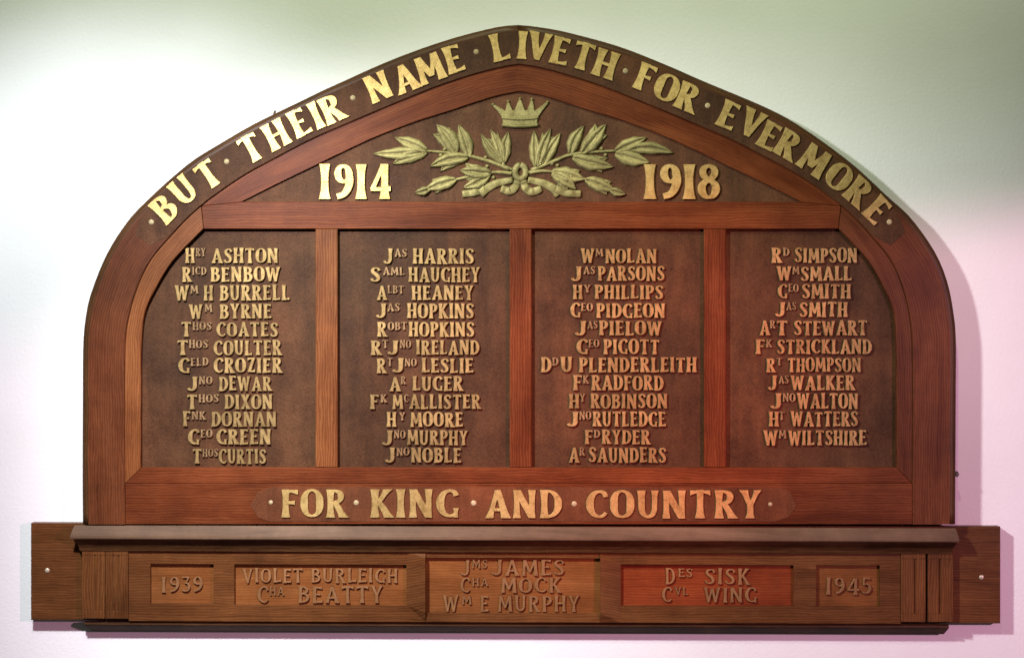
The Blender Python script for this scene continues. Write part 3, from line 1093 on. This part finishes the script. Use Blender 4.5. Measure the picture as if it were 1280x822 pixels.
TAB = [(188, 267, 706, 755.5), (293, 508, 706, 757), (532, 750, 697, 766), (776, 992, 704.6, 756.2), (1020, 1100, 704.5, 756)]
mb = MB()
YT, YB = 690.4, 777.2
xs = [161] + [v for t in TAB for v in t[:2]] + [1126]
for i in range(0, len(xs), 2):
    x0, x1 = xs[i], xs[i + 1]
    if x0 == 508 or x0 == 750:
        continue
    sbox(mb, x0, YT, x1, YB, .0245, FR, .0001)
for x0, x1, y0, y1 in TAB:
    sbox(mb, x0, YT, x1, y0, .0245, FR, .0001)
    sbox(mb, x0, y1, x1, YB, .0245, FR, .0001)
# sloping facets on both sides of the middle tablet
for xa, xb, rise in ((508, 532, 1), (750, 776, -1)):
    hi, lo = (FR - .0002, FR - .0002)
    if rise == 1:
        q = [(xa, YT, FR), (xb, YT, FR), (xb, YB, FR), (xa, YB, FR)]
        t = [(xa + 2, 704, FR + .001), (xb - .5, 697.5, FR + .008), (xb - .5, 765.5, FR + .008), (xa + 2, 757, FR + .001)]
    else:
        q = [(xa, YT, FR), (xb, YT, FR), (xb, YB, FR), (xa, YB, FR)]
        t = [(xa + .5, 697.5, FR + .008), (xb - 2, 704, FR + .001), (xb - 2, 757, FR + .001), (xa + .5, 765.5, FR + .008)]
    base = [mb.vert(P(*sk(x, y), .0245)) for x, y, p in q]
    f = [mb.vert(P(*sk(x, y), p)) for x, y, p in q]
    g = [mb.vert(P(*sk(x, y), p)) for x, y, p in t]
    for i in range(4):
        j = (i + 1) % 4
        mb.face((base[i], base[j], f[j], f[i]))
        mb.face((f[i], f[j], g[j], g[i]))
    mb.face(g)
    mb.face(base[::-1])
mb.build('front_frame', OAK_PLINTH, plinth)

for x0, x1, flutes in ((102.3, 131, (119, 125.5)), (131.6, 160.4, (142, 148)), (1126.6, 1157, (1143.5,)), (1160, 1191.5, (1174.5,))):
    mb = MB()
    y0, y1 = 685.5, 774.6
    if x0 > 1000:
        y0, y1 = 686.4, 775
    cuts = [x0] + [v for f in flutes for v in (f - .9, f + .9)] + [x1]
    f0, f1 = y0 + 10, y1 - 10
    sbox(mb, x0, y0, x1, f0, .0245, .036, .0008)
    sbox(mb, x0, f1, x1, y1, .0245, .036, .0008)
    for i in range(0, len(cuts), 2):
        sbox(mb, cuts[i], f0, cuts[i + 1], f1, .0245, .0359, .0004)
    for f in flutes:
        sbox(mb, f - .9, f0, f + .9, f1, .0245, .0338, .0001)
    mb.build('pilaster', OAK_PLINTH, plinth, 'z')

PTB = .0252
TXT = [[(720, 739.3, [('1939', 201, 254.3)])],
       [(710, 727.3, [('VIOLET', 303, 379), ('BURLEIGH', 388.4, 498)]), (732, 752.6, [('C', 321.5, 336), ('ha', 337, 356), ('BEATTY', 372, 479.4)])],
       [(699, 718.4, [('J', 576, 588), ('ms', 589.7, 609.7), ('JAMES', 615, 706)]), (721.6, 740, [('C', 575, 588), ('ha', 589.7, 611), ('MOCK', 625.8, 702)]),
        (743.8, 763.6, [('W', 553.5, 573.6), ('m', 577, 590), ('E', 600, 611), ('MURPHY', 621.8, 724.8)])],
       [(710, 729.6, [('D', 831, 844), ('es', 847, 866), ('SISK', 880.5, 937.5)]), (733, 751.6, [('C', 827, 840), ('vl', 843, 860), ('WING', 879, 946)])],
       [(721, 742, [('1945', 1031, 1088.4)])]]
for (x0, x1, y0, y1), lines in zip(TAB, TXT):
    red = x0 == 776
    mb = MB()
    sbox(mb, x0 - 4, y0 - 4, x1 + 4, y1 + 4, .0242, PTB, .0002)
    tb = mb.build('name_tablet', OAK_RED if red else OAK_TABLET, plinth, origin=P((x0 + x1) / 2, y1, PTB))
    if red:
        lab(tb, 'redder stained tablet')
    for yt, yb, toks in lines:
        o = name_line(tb, yt, yb, toks, PTB, .0040, .0007, WOOD_LETTER, wt=.72)
        if toks[0][0].startswith('19'):
            o.name = 'year_numerals'
